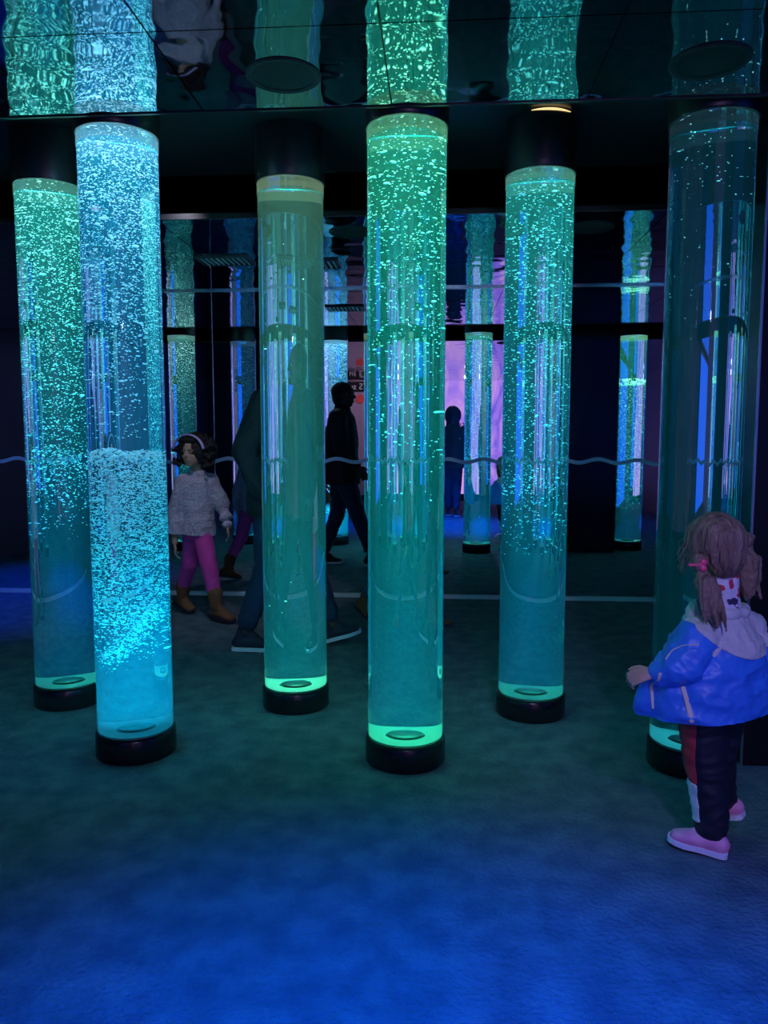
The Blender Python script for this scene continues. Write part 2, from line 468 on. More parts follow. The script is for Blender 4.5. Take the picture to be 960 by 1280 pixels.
def egg(bm, c, r, rz=0.0, rx=0.0, ry=0.0):
    mat = Matrix.Translation(Vector(c)) @ Euler((rx, ry, rz)).to_matrix().to_4x4() @ Matrix.Diagonal((*r, 1))
    bmesh.ops.create_uvsphere(bm, u_segments=20, v_segments=12, radius=1.0, matrix=mat)

def blob(name, bm, mat, parent, voxel=.007, smooth=6, wrinkle=None, sf=.5, cut=None):
    """fuses overlapping closed shapes into one smooth skin"""
    bmesh.ops.recalc_face_normals(bm, faces=bm.faces)
    me = bpy.data.meshes.new(name); bm.to_mesh(me); bm.free()
    o = bpy.data.objects.new(name, me); C.objects.link(o)
    r = o.modifiers.new('r', 'REMESH'); r.mode = 'VOXEL'; r.voxel_size = voxel
    s = o.modifiers.new('s', 'SMOOTH'); s.iterations = smooth; s.factor = sf
    dg = bpy.context.evaluated_depsgraph_get()
    m2 = bpy.data.meshes.new_from_object(o.evaluated_get(dg))
    bpy.data.objects.remove(o); bpy.data.meshes.remove(me)
    if wrinkle:
        N = [v.normal.copy() for v in m2.vertices]
        for v, nn in zip(m2.vertices, N): v.co += nn*wrinkle(v.co, nn)
    if cut:
        bm = bmesh.new(); bm.from_mesh(m2)
        g = bmesh.ops.bisect_plane(bm, geom=bm.verts[:]+bm.edges[:]+bm.faces[:], plane_co=cut[0], plane_no=cut[1], clear_inner=True)
        ed = [e for e in g['geom_cut'] if isinstance(e, bmesh.types.BMEdge)]
        bmesh.ops.triangle_fill(bm, edges=ed, use_beauty=True)
        bm.to_mesh(m2); bm.free()
    m2.materials.clear(); m2.materials.append(mat)
    for p in m2.polygons: p.use_smooth = True
    try: m2.set_sharp_from_angle(angle=math.radians(60))
    except Exception: pass
    m2.name = name
    o = bpy.data.objects.new(name, m2)
    return link(o, parent)

def shell(src, name, offset, field, mat, parent, thick=.003):
    """a layer of cloth lying on src where field(co) > 0, cut cleanly along field = 0"""
    bm = bmesh.new(); bm.from_mesh(src.data); bm.normal_update()
    val = {v: field(v.co) for v in bm.verts}
    nor = {v: v.normal.copy() for v in bm.verts}
    new = []
    for e in list(bm.edges):
        a, b_ = e.verts; ga, gb = val[a], val[b_]
        if ga*gb < 0 and abs(ga) < 1 and abs(gb) < 1:
            f_ = ga/(ga-gb); na, nb = nor[a], nor[b_]
            ne, nv = bmesh.utils.edge_split(e, a, f_)
            val[nv] = 0.0; nor[nv] = na.lerp(nb, f_).normalized(); new.append(nv)
    bmesh.ops.connect_verts(bm, verts=new)
    for v in bm.verts: v.co += nor[v]*offset
    bmesh.ops.delete(bm, geom=[v for v in bm.verts if val[v] < 0], context='VERTS')
    bmesh.ops.solidify(bm, geom=bm.faces[:], thickness=thick)
    return obj(name, bm, mat, parent, smooth=True)

def dirs(f):
    f = Vector((f[0], f[1], 0)).normalized()
    return f, Vector((0, 0, 1)).cross(f), Vector((0, 0, 1))   # forward, left, up

def head_shapes(bm, c, s, f, neck=None, neck_r=.3):
    """c centre of the head, s head height (chin to crown); f facing"""
    F, L, U = dirs(f); c = Vector(c); rz = math.atan2(F.y, F.x)
    h = s/2
    egg(bm, c+F*(-.06*h)+U*(.22*h), (.86*h, .72*h, .78*h), rz)           # cranium
    egg(bm, c+F*(.22*h)+U*(-.28*h), (.58*h, .56*h, .66*h), rz)            # face
    egg(bm, c+F*(.46*h)+U*(-.74*h), (.24*h, .27*h, .20*h), rz)            # chin
    limb(bm, [(*(c+F*.78*h+U*.08*h), .06*h), (*(c+F*.90*h+U*-.16*h), .11*h)])   # nose
    for sd in (-1, 1):
        egg(bm, c+L*(sd*.70*h)+F*(-.02*h)+U*(-.10*h), (.15*h, .06*h, .21*h), rz)       # ears
        egg(bm, c+L*(sd*.30*h)+F*(.52*h)+U*(-.24*h), (.20*h, .20*h, .18*h), rz)      # cheeks
        egg(bm, c+L*(sd*.26*h)+F*(.68*h)+U*(.16*h), (.10*h, .22*h, .07*h), rz)      # brow
    egg(bm, c+F*(.72*h)+U*(-.46*h), (.10*h, .19*h, .05*h), rz)            # upper lip
    egg(bm, c+F*(.70*h)+U*(-.55*h), (.10*h, .16*h, .05*h), rz)            # lower lip
    if neck: limb(bm, [(*(c+F*(-.12*h)+U*(-.3*h)), neck_r*s), (*neck, neck_r*s*1.1)])

def face_bits(c, s, f, parent, lipmat=None):
    F, L, U = dirs(f); c = Vector(c); h = s/2; rz = math.atan2(F.y, F.x)
    for sd in (-1, 1):
        bm = bmesh.new(); egg(bm, c+L*(sd*.27*h)+F*(.70*h)+U*(.02*h), (.07*h, .11*h, .05*h), rz)
        e = obj('eye', bm, M['eye_white'], parent, smooth=True)
        bm = bmesh.new(); egg(bm, c+L*(sd*.27*h)+F*(.765*h)+U*(.02*h), (.03*h, .05*h, .048*h), rz)
        obj('iris', bm, M['iris'], e, smooth=True)
        bm = bmesh.new(); limb(bm, [(*(c+L*(sd*.12*h)+F*(.80*h)+U*.19*h), .022*h), (*(c+L*(sd*.28*h)+F*(.79*h)+U*.24*h), .028*h), (*(c+L*(sd*.42*h)+F*(.70*h)+U*.18*h), .018*h)])
        obj('eyebrow', bm, M['hair_dark'], parent, smooth=True)
    bm = bmesh.new(); limb(bm, [(*(c+L*(-.17*h)+F*(.77*h)+U*-.50*h), .03*h), (*(c+F*(.815*h)+U*-.50*h), .05*h), (*(c+L*(.17*h)+F*(.77*h)+U*-.50*h), .03*h)])
    obj('mouth', bm, lipmat or M['lips'], parent, smooth=True)

def hand_shapes(bm, w, d, back, thumb, s, curl=.5):
    """w wrist, d direction of the hand, back = normal of the back of the hand, thumb = side the thumb is on, s hand length"""
    w = Vector(w); d = Vector(d).normalized(); b = Vector(back); b = (b-d*b.dot(d)).normalized()
    t = Vector(thumb); t = (t-d*t.dot(d)-b*t.dot(b)).normalized()
    r = s*.048
    for k in range(4):
        o = (k-1.5)*s*.115
        limb(bm, [(*(w+t*(-o*.55)+d*s*.02), r*1.25), (*(w+t*(-o)+d*s*.48), r*1.15)], n=10)
        ln = (.46, .52, .48, .38)[k]*s
        p = w+t*(-o*1.05)+d*s*.50; a = 0
        pts = [(*p, r*1.05)]
        for q, fr in enumerate((.42, .33, .25)):
            a += curl*(.55, .8, .6)[q]
            p = p + (d*math.cos(a)-b*math.sin(a))*ln*fr
            pts.append((*p, r*(.98, .88, .76)[q]))
        limb(bm, pts, n=10)
    p0 = w+t*s*.10+d*s*.12; p1 = w+t*s*.27+d*s*.30-b*s*.05; p2 = w+t*s*.32+d*s*.48-b*s*.10; p3 = p2+(d*.8-b*.35)*s*.13
    limb(bm, [(*p0, r*1.5), (*p1, r*1.3), (*p2, r*1.05), (*p3, r*.8)], n=10)
    limb(bm, [(*(w-d*s*.12), s*.13, s*.10), (*(w+d*s*.12), s*.17, s*.08), (*(w+d*s*.40), s*.20, s*.075)], side=t)

def folds(amp, sc_, stretch=(1, 1, 1), ridge=True):
    def fn(co, nn):
        q = Vector((co.x*stretch[0], co.y*stretch[1], co.z*stretch[2]))*sc_
        a = noise.noise(q)
        return amp*((1-abs(a)*2.2) if ridge else a)
    return fn

def shoe(ank, heel, toe, r, upper, sole, parent, name='shoe', shaft=None, solecol=None):
    """heel and toe lie on the underside of the sole"""
    A, H, T = Vector(ank), Vector(heel), Vector(toe); d = (T-H); L = d.length; dn = d.normalized()
    side = dn.cross(Vector((0, 0, 1))).normalized(); up = side.cross(dn)
    bm = bmesh.new()
    def P(t, h): return H+dn*L*t+up*h
    limb(bm, [(*P(.13, r*.95), r*.80, r*.85), (*P(.4, r*.95), r*.82, r*.8), (*P(.68, r*.80), r*1.0, r*.66), (*P(.88, r*.62), r*.85, r*.48)], side=side)
    limb(bm, [(*P(.16, r*1.0), r*.78), (*(A+up*r*.25), r*.80)])
    limb(bm, [(*(A+up*r*.1), r*.7), (*P(.6, r*1.1), r*.55)])
    if shaft: limb(bm, [(*A, r*.95), (*shaft, r*1.22)])
    u = blob(name, bm, upper, parent, voxel=r*.14, smooth=4)
    bm = bmesh.new()
    prof = [(0, .55), (.04, .8), (.12, .92), (.3, .86), (.5, .88), (.7, 1.05), (.85, .98), (.95, .72), (1.0, .4)]
    vs = []
    for t, w_ in prof + [(t, -w_) for t, w_ in reversed(prof)]:
        lift = .10*r*max(0, t-.7)/.3
        vs.append([bm.verts.new(H+dn*L*t+side*w_*r+up*(z+lift)) for z in (0, r*.42)])
    bm.faces.new([v[0] for v in vs]); bm.faces.new([v[1] for v in vs])
    for i in range(len(vs)):
        j = (i+1) % len(vs); bm.faces.new((vs[i][0], vs[j][0], vs[j][1], vs[i][1]))
    bmesh.ops.recalc_face_normals(bm, faces=bm.faces)
    obj('sole', bm, sole, u)
    return u

M['skin_light'] = pbr('skin_light', (.55, .33, .26), .5, bump=.05, bscale=200)
M['skin_tan'] = pbr('skin_tan', (.50, .28, .19), .5, bump=.05, bscale=200)
M['skin_dark'] = pbr('skin_dark', (.10, .055, .035), .5, bump=.05, bscale=200)
M['lips'] = pbr('lips', (.40, .13, .12), .45)
M['eye_white'] = pbr('eye_white', (.30, .28, .27), .3)
M['iris'] = pbr('iris', (.03, .018, .012), .15)
M['hair_dark'] = pbr('hair_dark', (.014, .010, .009), .55, bump=.8, bscale=120)
M['hair_brown'] = pbr('hair_brown', (.20, .12, .09), .5, bump=.9, bscale=60, col2=(.30, .19, .14), cscale=26, stretch=(1, 1, .12), bdist=.02)
M['jacket_blue'] = pbr('jacket_blue', (.03, .18, .78), .42, bump=.25, bscale=35, col2=(.045, .23, .88), cscale=5)
M['yoke_white'] = pbr('yoke_white', (.62, .58, .62), .55, bump=.4, bscale=40, stretch=(1, 1, .15))
M['cream'] = pbr('cream_piping', (.75, .62, .55), .5)
M['track_pants'] = pbr('track_pants', (.008, .010, .022), .6, bump=.2, bscale=50)
M['stripe_red'] = pbr('stripe_red', (.50, .03, .05), .6)
M['stripe_white'] = pbr('stripe_white', (.75, .78, .82), .6)
M['sneaker_pink'] = pbr('sneaker_pink', (.75, .22, .42), .6, col2=(.85, .35, .52), cscale=30)
M['sole_white'] = pbr('sole_white', (.78, .72, .80), .6)
M['clip_pink'] = pbr('clip_pink', (.95, .08, .20), .35)
M['sweater'] = pbr('sweater', (.55, .50, .60), .9, bump=1.0, bscale=75, col2=(.42, .38, .48), cscale=60, bdist=.015)
M['legging'] = pbr('legging', (.68, .05, .34), .75, bump=.1, bscale=90)
M['boot_brown'] = pbr('boot_brown', (.19, .075, .03), .8, bump=.3, bscale=80)
M['lavender'] = pbr('lavender_cloth', (.50, .38, .72), .6)
M['coat_black'] = pbr('coat_black', (.010, .012, .018), .75, bump=.2, bscale=40)
M['jeans_dark'] = pbr('jeans_dark', (.012, .028, .075), .8, bump=.3, bscale=140)
M['shoe_navy'] = pbr('shoe_navy', (.012, .016, .035), .6)
M['coat_grey'] = pbr('coat_grey', (.10, .11, .19), .7, bump=.3, bscale=30)
M['jeans_blue'] = pbr('jeans_blue', (.03, .06, .15), .8, bump=.3, bscale=140, col2=(.05, .09, .20), cscale=14)
# scarf printed in red, white and dark patches
m, nt, out = new_mat('printed_scarf')
b = nt.nodes.new('ShaderNodeBsdfPrincipled'); b.inputs['Roughness'].default_value = .7
n = noise_node(nt, 30, 1.0); r = nt.nodes.new('ShaderNodeValToRGB'); r.color_ramp.interpolation = 'CONSTANT'
el = r.color_ramp.elements; el[0].position = 0; el[0].color = (.05, .03, .10, 1); el[1].position = .40; el[1].color = (.72, .66, .78, 1)
x_ = el.new(.56); x_.color = (.62, .03, .07, 1)
nt.links.new(n.outputs['Fac'], r.inputs['Fac']); nt.links.new(r.outputs['Color'], b.inputs['Base Color']); nt.links.new(b.outputs[0], out.inputs['Surface'])
M['scarf'] = m

# -------- toddler in the blue jacket, seen from behind
def toddler():
    t = empty('person', (.84, 2.32, 0))
    tag(t, 'toddler in a blue jacket with two pigtails, walking away at the lower right', 'person')
    inv = Matrix.Translation((-.84, -2.32, 0))
    made = []
    def B(*a, **k):
        o = blob(*a, **k); return o
    hc = Vector((.805, 2.30, .928)); HF = (-.72, .70)
    bm = bmesh.new()
    head_shapes(bm, hc, .175, HF, neck=(.845, 2.325, .74), neck_r=.19)
    limb(bm, [(.84, 2.34, .48, .085, .07), (.845, 2.335, .60, .088, .07), (.845, 2.33, .70, .075, .06)], side=(.8, .6, 0))
    limb(bm, [(.79, 2.28, .70, .035), (.735, 2.235, .68, .03), (.70, 2.20, .59, .026), (.635, 2.215, .577, .021)])
    hand_shapes(bm, (.628, 2.216, .577), (-1, .05, -.30), (-.1, -.75, .8), (0, .6, .8), .108, 1.0)
    limb(bm, [(.90, 2.37, .70, .035), (.955, 2.40, .67, .03), (.985, 2.38, .58, .026), (.965, 2.32, .50, .02)])
    hand_shapes(bm, (.962, 2.312, .49), (-.25, -.3, -.9), (.9, -.3, 0), (-.4, -.8, 0), .09, .5)
    limb(bm, [(.81, 2.31, .46, .06), (.808, 2.30, .28, .045), (.825, 2.292, .09, .03)])
    limb(bm, [(.88, 2.37, .46, .06), (.865, 2.36, .28, .045), (.905, 2.40, .12, .03)])
    B('body', bm, M['skin_light'], t, voxel=.0027, smooth=3)
    face_bits(hc, .175, HF, t)
    # trousers
    bm = bmesh.new()
    limb(bm, [(.84, 2.34, .50, .105, .085), (.84, 2.34, .44, .110, .09)], side=(.8, .6, 0))
    limb(bm, [(.80, 2.315, .45, .072), (.812, 2.30, .28, .060), (.832, 2.292, .12, .050), (.832, 2.29, .078, .048)])
    limb(bm, [(.885, 2.37, .45, .074), (.862, 2.36, .28, .058), (.885, 2.385, .17, .048), (.900, 2.395, .13, .046)])
    tr = B('trousers', bm, M['track_pants'], t, voxel=.006, smooth=5, wrinkle=folds(.004, 14, (1, 1, 2.2)))
    def band(z0, z1, w):
        def f_(c):
            if c.y > 2.33: return -2
            xc = .742+.14*max(0, .30-c.z)
            return min(c.z-z0, z1-c.z, w-(c.x-xc))
        return f_
    shell(tr, 'red_stripe', .002, band(.225, .47, .024), M['stripe_red'], tr)['label'] = 'red stripe down the outer leg'
    shell(tr, 'white_stripe', .002, band(.10, .222, .022), M['stripe_white'], tr)['label'] = 'white stripe on the lower leg'
    # jacket
    bm = bmesh.new()
    sd = (.92, .39, 0)
    limb(bm, [(.838, 2.33, .715, .095, .062), (.835, 2.32, .655, .135, .10), (.83, 2.315, .57, .160, .125), (.822, 2.315, .50, .186, .135), (.818, 2.315, .455, .192, .138), (.818, 2.315, .38, .19, .135)], side=sd, n=28)
    limb(bm, [(.80, 2.29, .695, .050), (.745, 2.235, .672, .057), (.705, 2.20, .60, .052), (.675, 2.205, .583, .046), (.652, 2.212, .578, .034)])
    limb(bm, [(.90, 2.37, .695, .050), (.955, 2.40, .665, .056), (.99, 2.38, .59, .052), (.97, 2.335, .53, .040)])
    limb(bm, [(.70, 2.27, .60, .020, .04), (.665, 2.265, .53, .022, .06), (.652, 2.262, .46, .022, .06), (.652, 2.262, .38, .022, .06)], side=(.3, .95, 0))   # loose open front
    ja = B('jacket', bm, M['jacket_blue'], t, voxel=.005, smooth=7, cut=((.82, 2.31, .443), (-.06, 0, 1)),
           wrinkle=lambda c, n: folds(.009, 9, (1.1, 1.1, 1.7))(c, n)*(1 if c.z < .66 else .4) + folds(.003, 28)(c, n))
    def yk(c):
        if c.y > 2.42: return -2
        u = (c.x-.93)/.195
        return max(min(c.z-(.617+.093*u*u), c.x-.735), min(c.z-.722, .80-c.x))
    yo = shell(ja, 'yoke', .003, yk, M['yoke_white'], ja, .004); yo['label'] = 'pale lilac shoulder yoke'
    bm = bmesh.new(); limb(bm, [(.765, 2.29, .735, .030), (.80, 2.28, .742, .020), (.855, 2.27, .738, .016), (.905, 2.305, .735, .016), (.92, 2.35, .735, .02)])
    limb(bm, [(.765, 2.29, .735, .030), (.79, 2.36, .740, .024), (.84, 2.39, .735, .02), (.92, 2.35, .735, .02)])
    B('collar', bm, M['yoke_white'], ja, voxel=.005, smooth=5, wrinkle=folds(.004, 25))
    # piping
    from mathutils.bvhtree import BVHTree
    tree = BVHTree.FromPolygons([v.co for v in ja.data.vertices], [tuple(p.vertices) for p in ja.data.polygons])
    def strip(pts, r, mt=M['cream'], nm='piping'):
        fine = []
        for a_, b_ in zip(pts, pts[1:]):
            for q in range(6): fine.append(Vector(a_).lerp(Vector(b_), q/6))
        fine.append(Vector(pts[-1])); on = []
        for p_ in fine:
            h_ = tree.ray_cast(p_ + Vector((0, -.3, 0)), Vector((0, 1, 0)))[0]
            on.append(h_ + Vector((0, -.001, 0)) if h_ and abs(h_.y-p_.y) < .12 else p_)
        for _ in range(2): on = [on[0]] + [(a_+b_*2+c_)/4 for a_, b_, c_ in zip(on, on[1:], on[2:])] + [on[-1]]
        bm = bmesh.new(); limb(bm, [(*p, r, max(r*.4, .0015)) for p in on], side=(1, 0, 0)); return obj(nm, bm, mt, ja, smooth=True)
    strip([(.634, 2.245, .585), (.630, 2.242, .53), (.634, 2.243, .462)], .005)
    strip([(.705, 2.178, .54), (.712, 2.170, .51), (.724, 2.178, .448)], .008)
    strip([(.735, 2.19, .672), (.70, 2.17, .668), (.672, 2.165, .650), (.650, 2.168, .625)], .0022)
    # hair: cap, two pigtails
    F, L, U = dirs(HF)
    bm = bmesh.new(); rz = math.atan2(F.y, F.x)
    egg(bm, hc+F*(-.010)+U*.022, (.087, .078, .083), rz)
    egg(bm, hc+F*(-.036)+U*(-.012), (.058, .070, .072), rz)
    def hairn(c, n): return folds(.004, 30, (1, 1, .35))(c, n) + .002*noise.noise(c*90)
    ha = B('hair', bm, M['hair_brown'], t, voxel=.005, smooth=5, wrinkle=hairn)
    for sgn, base in ((1, 0), (-1, 1)):
        b0 = hc + L*sgn*.078 + F*(-.035) + U*(.012)
        rng = random.Random(3+base)
        bm = bmesh.new()
        if base: line = [(.865, 2.335, .950, .020), (.888, 2.340, .962, .026), (.910, 2.335, .945, .032), (.923, 2.330, .890, .034), (.926, 2.325, .835, .030), (.924, 2.322, .795, .018)]
        else: line = [(x_-.042, y_, z_, r_) for x_, y_, z_, r_ in [(.79, 2.240, .905, .018), (.795, 2.225, .885, .024), (.802, 2.215, .85, .028), (.812, 2.212, .80, .028), (.825, 2.212, .755, .020), (.835, 2.215, .725, .009)]]
        limb(bm, line)
        top_, bot_ = Vector(line[1][:3]), Vector(line[-1][:3])
        for k in range(18):
            a0 = rng.uniform(0, 2*PI); rr = rng.uniform(.016, .034)
            o = Vector((math.cos(a0)*rr, math.sin(a0)*rr, 0)); e_ = rng.uniform(.7, 1.15)
            q = [top_.lerp(bot_, f_*e_) for f_ in (0, .35, .7, 1)]
            limb(bm, [(*q[0], .006), (*(q[1]+o), .007), (*(q[2]+o), .006), (*(q[3]+o*rng.uniform(.3, 1.3)), .002)], n=8)
        B('pigtail', bm, M['hair_brown'], t, voxel=.0035, smooth=2, wrinkle=hairn)
    # loose wisps
    rng = random.Random(9); bm = bmesh.new()
    for k in range(46):
        a0 = rng.uniform(-1.2, 1.2); el_ = rng.uniform(-.7, .6)
        p = hc + (L*math.cos(a0) + F*math.sin(a0))*.080*math.cos(el_) + U*(.02+.080*math.sin(el_))
        dr = (p-hc).normalized()
        limb(bm, [(*p, .0011), (*(p+dr*.012+U*-.015), .001), (*(p+dr*rng.uniform(.01, .028)+U*(-.04)), .0005)], n=5)
    obj('hair_wisps', bm, M['hair_brown'], ha, smooth=True)
    # bow shaped clip
    cp = hc + L*.070 + F*(-.052) + U*(-.032)
    bm = bmesh.new(); s1 = (L*.5 - F*.86).normalized(); tn = Vector((-.9, -.3, 0)).normalized()
    tn = Vector((1, -.1, 0)).normalized(); oc = Vector((.735, 2.208, .892))
    limb(bm, [(*(oc+tn*-.022), .005), (*(oc+tn*.004), .004)], n=10)
    egg(bm, oc+tn*.016+U*.009, (.010, .006, .010)); egg(bm, oc+tn*.016+U*-.009, (.010, .006, .010)); egg(bm, oc+tn*.006, (.006, .006, .006))
    B('hair_clip', bm, M['clip_pink'], ha, voxel=.002, smooth=2)['label'] = 'bright pink bow-shaped clip'
    # scarf at the nape
    bm = bmesh.new(); limb(bm, [(.84, 2.322, .748, .058, .052), (.835, 2.318, .80, .056, .050), (.828, 2.314, .832, .058, .052)], side=(1, 0, 0), n=24)
    B('scarf', bm, M['scarf'], t, voxel=.004, smooth=3, wrinkle=folds(.004, 26))
    shoe((.832, 2.290, .062), (.872, 2.255, .004), (.716, 2.325, .016), .034, M['sneaker_pink'], M['sole_white'], t, 'sneaker')
    shoe((.905, 2.41, .105), (.960, 2.365, .075), (.845, 2.445, .030), .034, M['sneaker_pink'], M['sole_white'], t, 'sneaker')
    return t

def rehome(t):
    """children were built in world coordinates: move them into the frame of the figure's base"""
    inv = Matrix.Translation(-t.location)
    for c in t.children: c.data.transform(inv)
    for c in t.children:
        for g in c.children: g.data.transform(inv)

rehome(toddler())

# -------- girl in the white jumper and pink leggings
def girl():
    t = empty('person', (-1.64, 5.15, 0))
    tag(t, 'curly-haired girl in a white jumper, pink leggings and brown boots by the mirror', 'person')
    hc = Vector((-1.648, 5.11, 1.150)); HF = (-.30, -.95)
    sd = (.9, .45, 0)
    bm = bmesh.new()
    head_shapes(bm, hc, .20, HF, neck=(-1.64, 5.15, 1.0), neck_r=.17)
    limb(bm, [(-1.655, 5.17, .62, .085, .062), (-1.645, 5.165, .78, .09, .07), (-1.64, 5.16, .93, .11, .07), (-1.64, 5.155, .985, .07, .05)], side=sd)
    limb(bm, [(-1.73, 5.12, .955, .038), (-1.785, 5.13, .75, .03), (-1.787, 5.09, .545, .022)])
    hand_shapes(bm, (-1.786, 5.085, .53), (.05, -.15, -1), (-.9, -.4, 0), (.2, -1, 0), .115, .6)
    limb(bm, [(-1.55, 5.19, .955, .038), (-1.485, 5.22, .77, .03), (-1.445, 5.17, .655, .022)])
    hand_shapes(bm, (-1.442, 5.165, .645), (.25, -.2, -1), (.9, .3, 0), (0, -1, 0), .11, .5)
    limb(bm, [(-1.61, 5.15, .60, .050), (-1.55, 5.10, .37, .042), (-1.505, 5.08, .13, .035)])
    limb(bm, [(-1.70, 5.19, .60, .050), (-1.735, 5.24, .37, .042), (-1.825, 5.33, .15, .035)])
    blob('body', bm, M['skin_tan'], t, voxel=.0045, smooth=3)
    face_bits(hc, .20, HF, t)
    bm = bmesh.new()
    limb(bm, [(-1.655, 5.17, .64, .10, .080), (-1.655, 5.17, .60, .10, .08)], side=sd)
    limb(bm, [(-1.612, 5.155, .58, .066), (-1.555, 5.10, .37, .056), (-1.510, 5.08, .16, .043)])
    limb(bm, [(-1.70, 5.19, .57, .064), (-1.735, 5.24, .37, .056), (-1.820, 5.325, .18, .043)])
    blob('leggings', bm, M['legging'], t, voxel=.006, smooth=4, wrinkle=folds(.003, 18))
    bm = bmesh.new()
    limb(bm, [(-1.64, 5.155, .995, .062, .052), (-1.64, 5.16, .955, .105, .075), (-1.642, 5.165, .85, .102, .080), (-1.645, 5.165, .74, .104, .084), (-1.645, 5.168, .63, .112, .094), (-1.645, 5.168, .56, .112, .094)], side=sd, n=24)
    limb(bm, [(-1.72, 5.125, .95, .058), (-1.785, 5.13, .76, .052), (-1.790, 5.10, .62, .046), (-1.780, 5.092, .55, .036)])
    limb(bm, [(-1.56, 5.185, .95, .058), (-1.488, 5.215, .78, .052), (-1.455, 5.185, .70, .045), (-1.447, 5.175, .665, .036)])
    blob('jumper', bm, M['sweater'], t, voxel=.006, smooth=5, cut=((-1.65, 5.16, .590), (.08, 0, 1)), wrinkle=lambda c, n: folds(.007, 13)(c, n)+folds(.002, 40)(c, n))
    # big curly hair, band
    F, L, U = dirs(HF); rng = random.Random(4)
    bm = bmesh.new(); rz = math.atan2(F.y, F.x)
    egg(bm, hc+F*(-.030)+U*.022, (.105, .122, .104), rz)
    for k in range(230):
        v = Vector((rng.gauss(0, 1), rng.gauss(0, 1), rng.gauss(0, 1))).normalized()
        w_ = F*v.x + L*v.y + U*v.z
        if v.x > .28 and v.z < .62: continue
        if v.z < -.75: continue
        p = hc + F*(-.03) + Vector((w_.x*.130, w_.y*.130, w_.z*.112)) + U*.015
        egg(bm, p, (rng.uniform(.012, .020),)*3)
    for s_ in (-1, 1):
        for k in range(16): egg(bm, hc + L*s_*rng.uniform(.095, .142)+F*rng.uniform(-.03, .035)+U*rng.uniform(-.09, .06), (rng.uniform(.013, .02),)*3)
    ha = blob('hair', bm, M['hair_dark'], t, voxel=.005, smooth=2, wrinkle=lambda c, n: .004*noise.noise(c*70))
    bm = bmesh.new()
    pts = []
    for k in range(13):
        a = -1.35+2.7*k/12
        pts.append((*(hc+F*.060+L*math.sin(a)*.124+U*(.008+math.cos(a)*.114)), .014, .007))
    limb(bm, pts, side=tuple(F))
    obj('headband', bm, M['lavender'], t, smooth=True)['label'] = 'lavender headband'
    shoe((-1.505, 5.075, .11), (-1.555, 5.115, .028), (-1.365, 5.01, .004), .044, M['boot_brown'], M['shoe_navy'], t, 'boot', (-1.512, 5.08, .20))
    shoe((-1.825, 5.335, .12), (-1.895, 5.395, .05), (-1.735, 5.27, .004), .044, M['boot_brown'], M['shoe_navy'], t, 'boot', (-1.815, 5.32, .20))
    return t
rehome(girl())

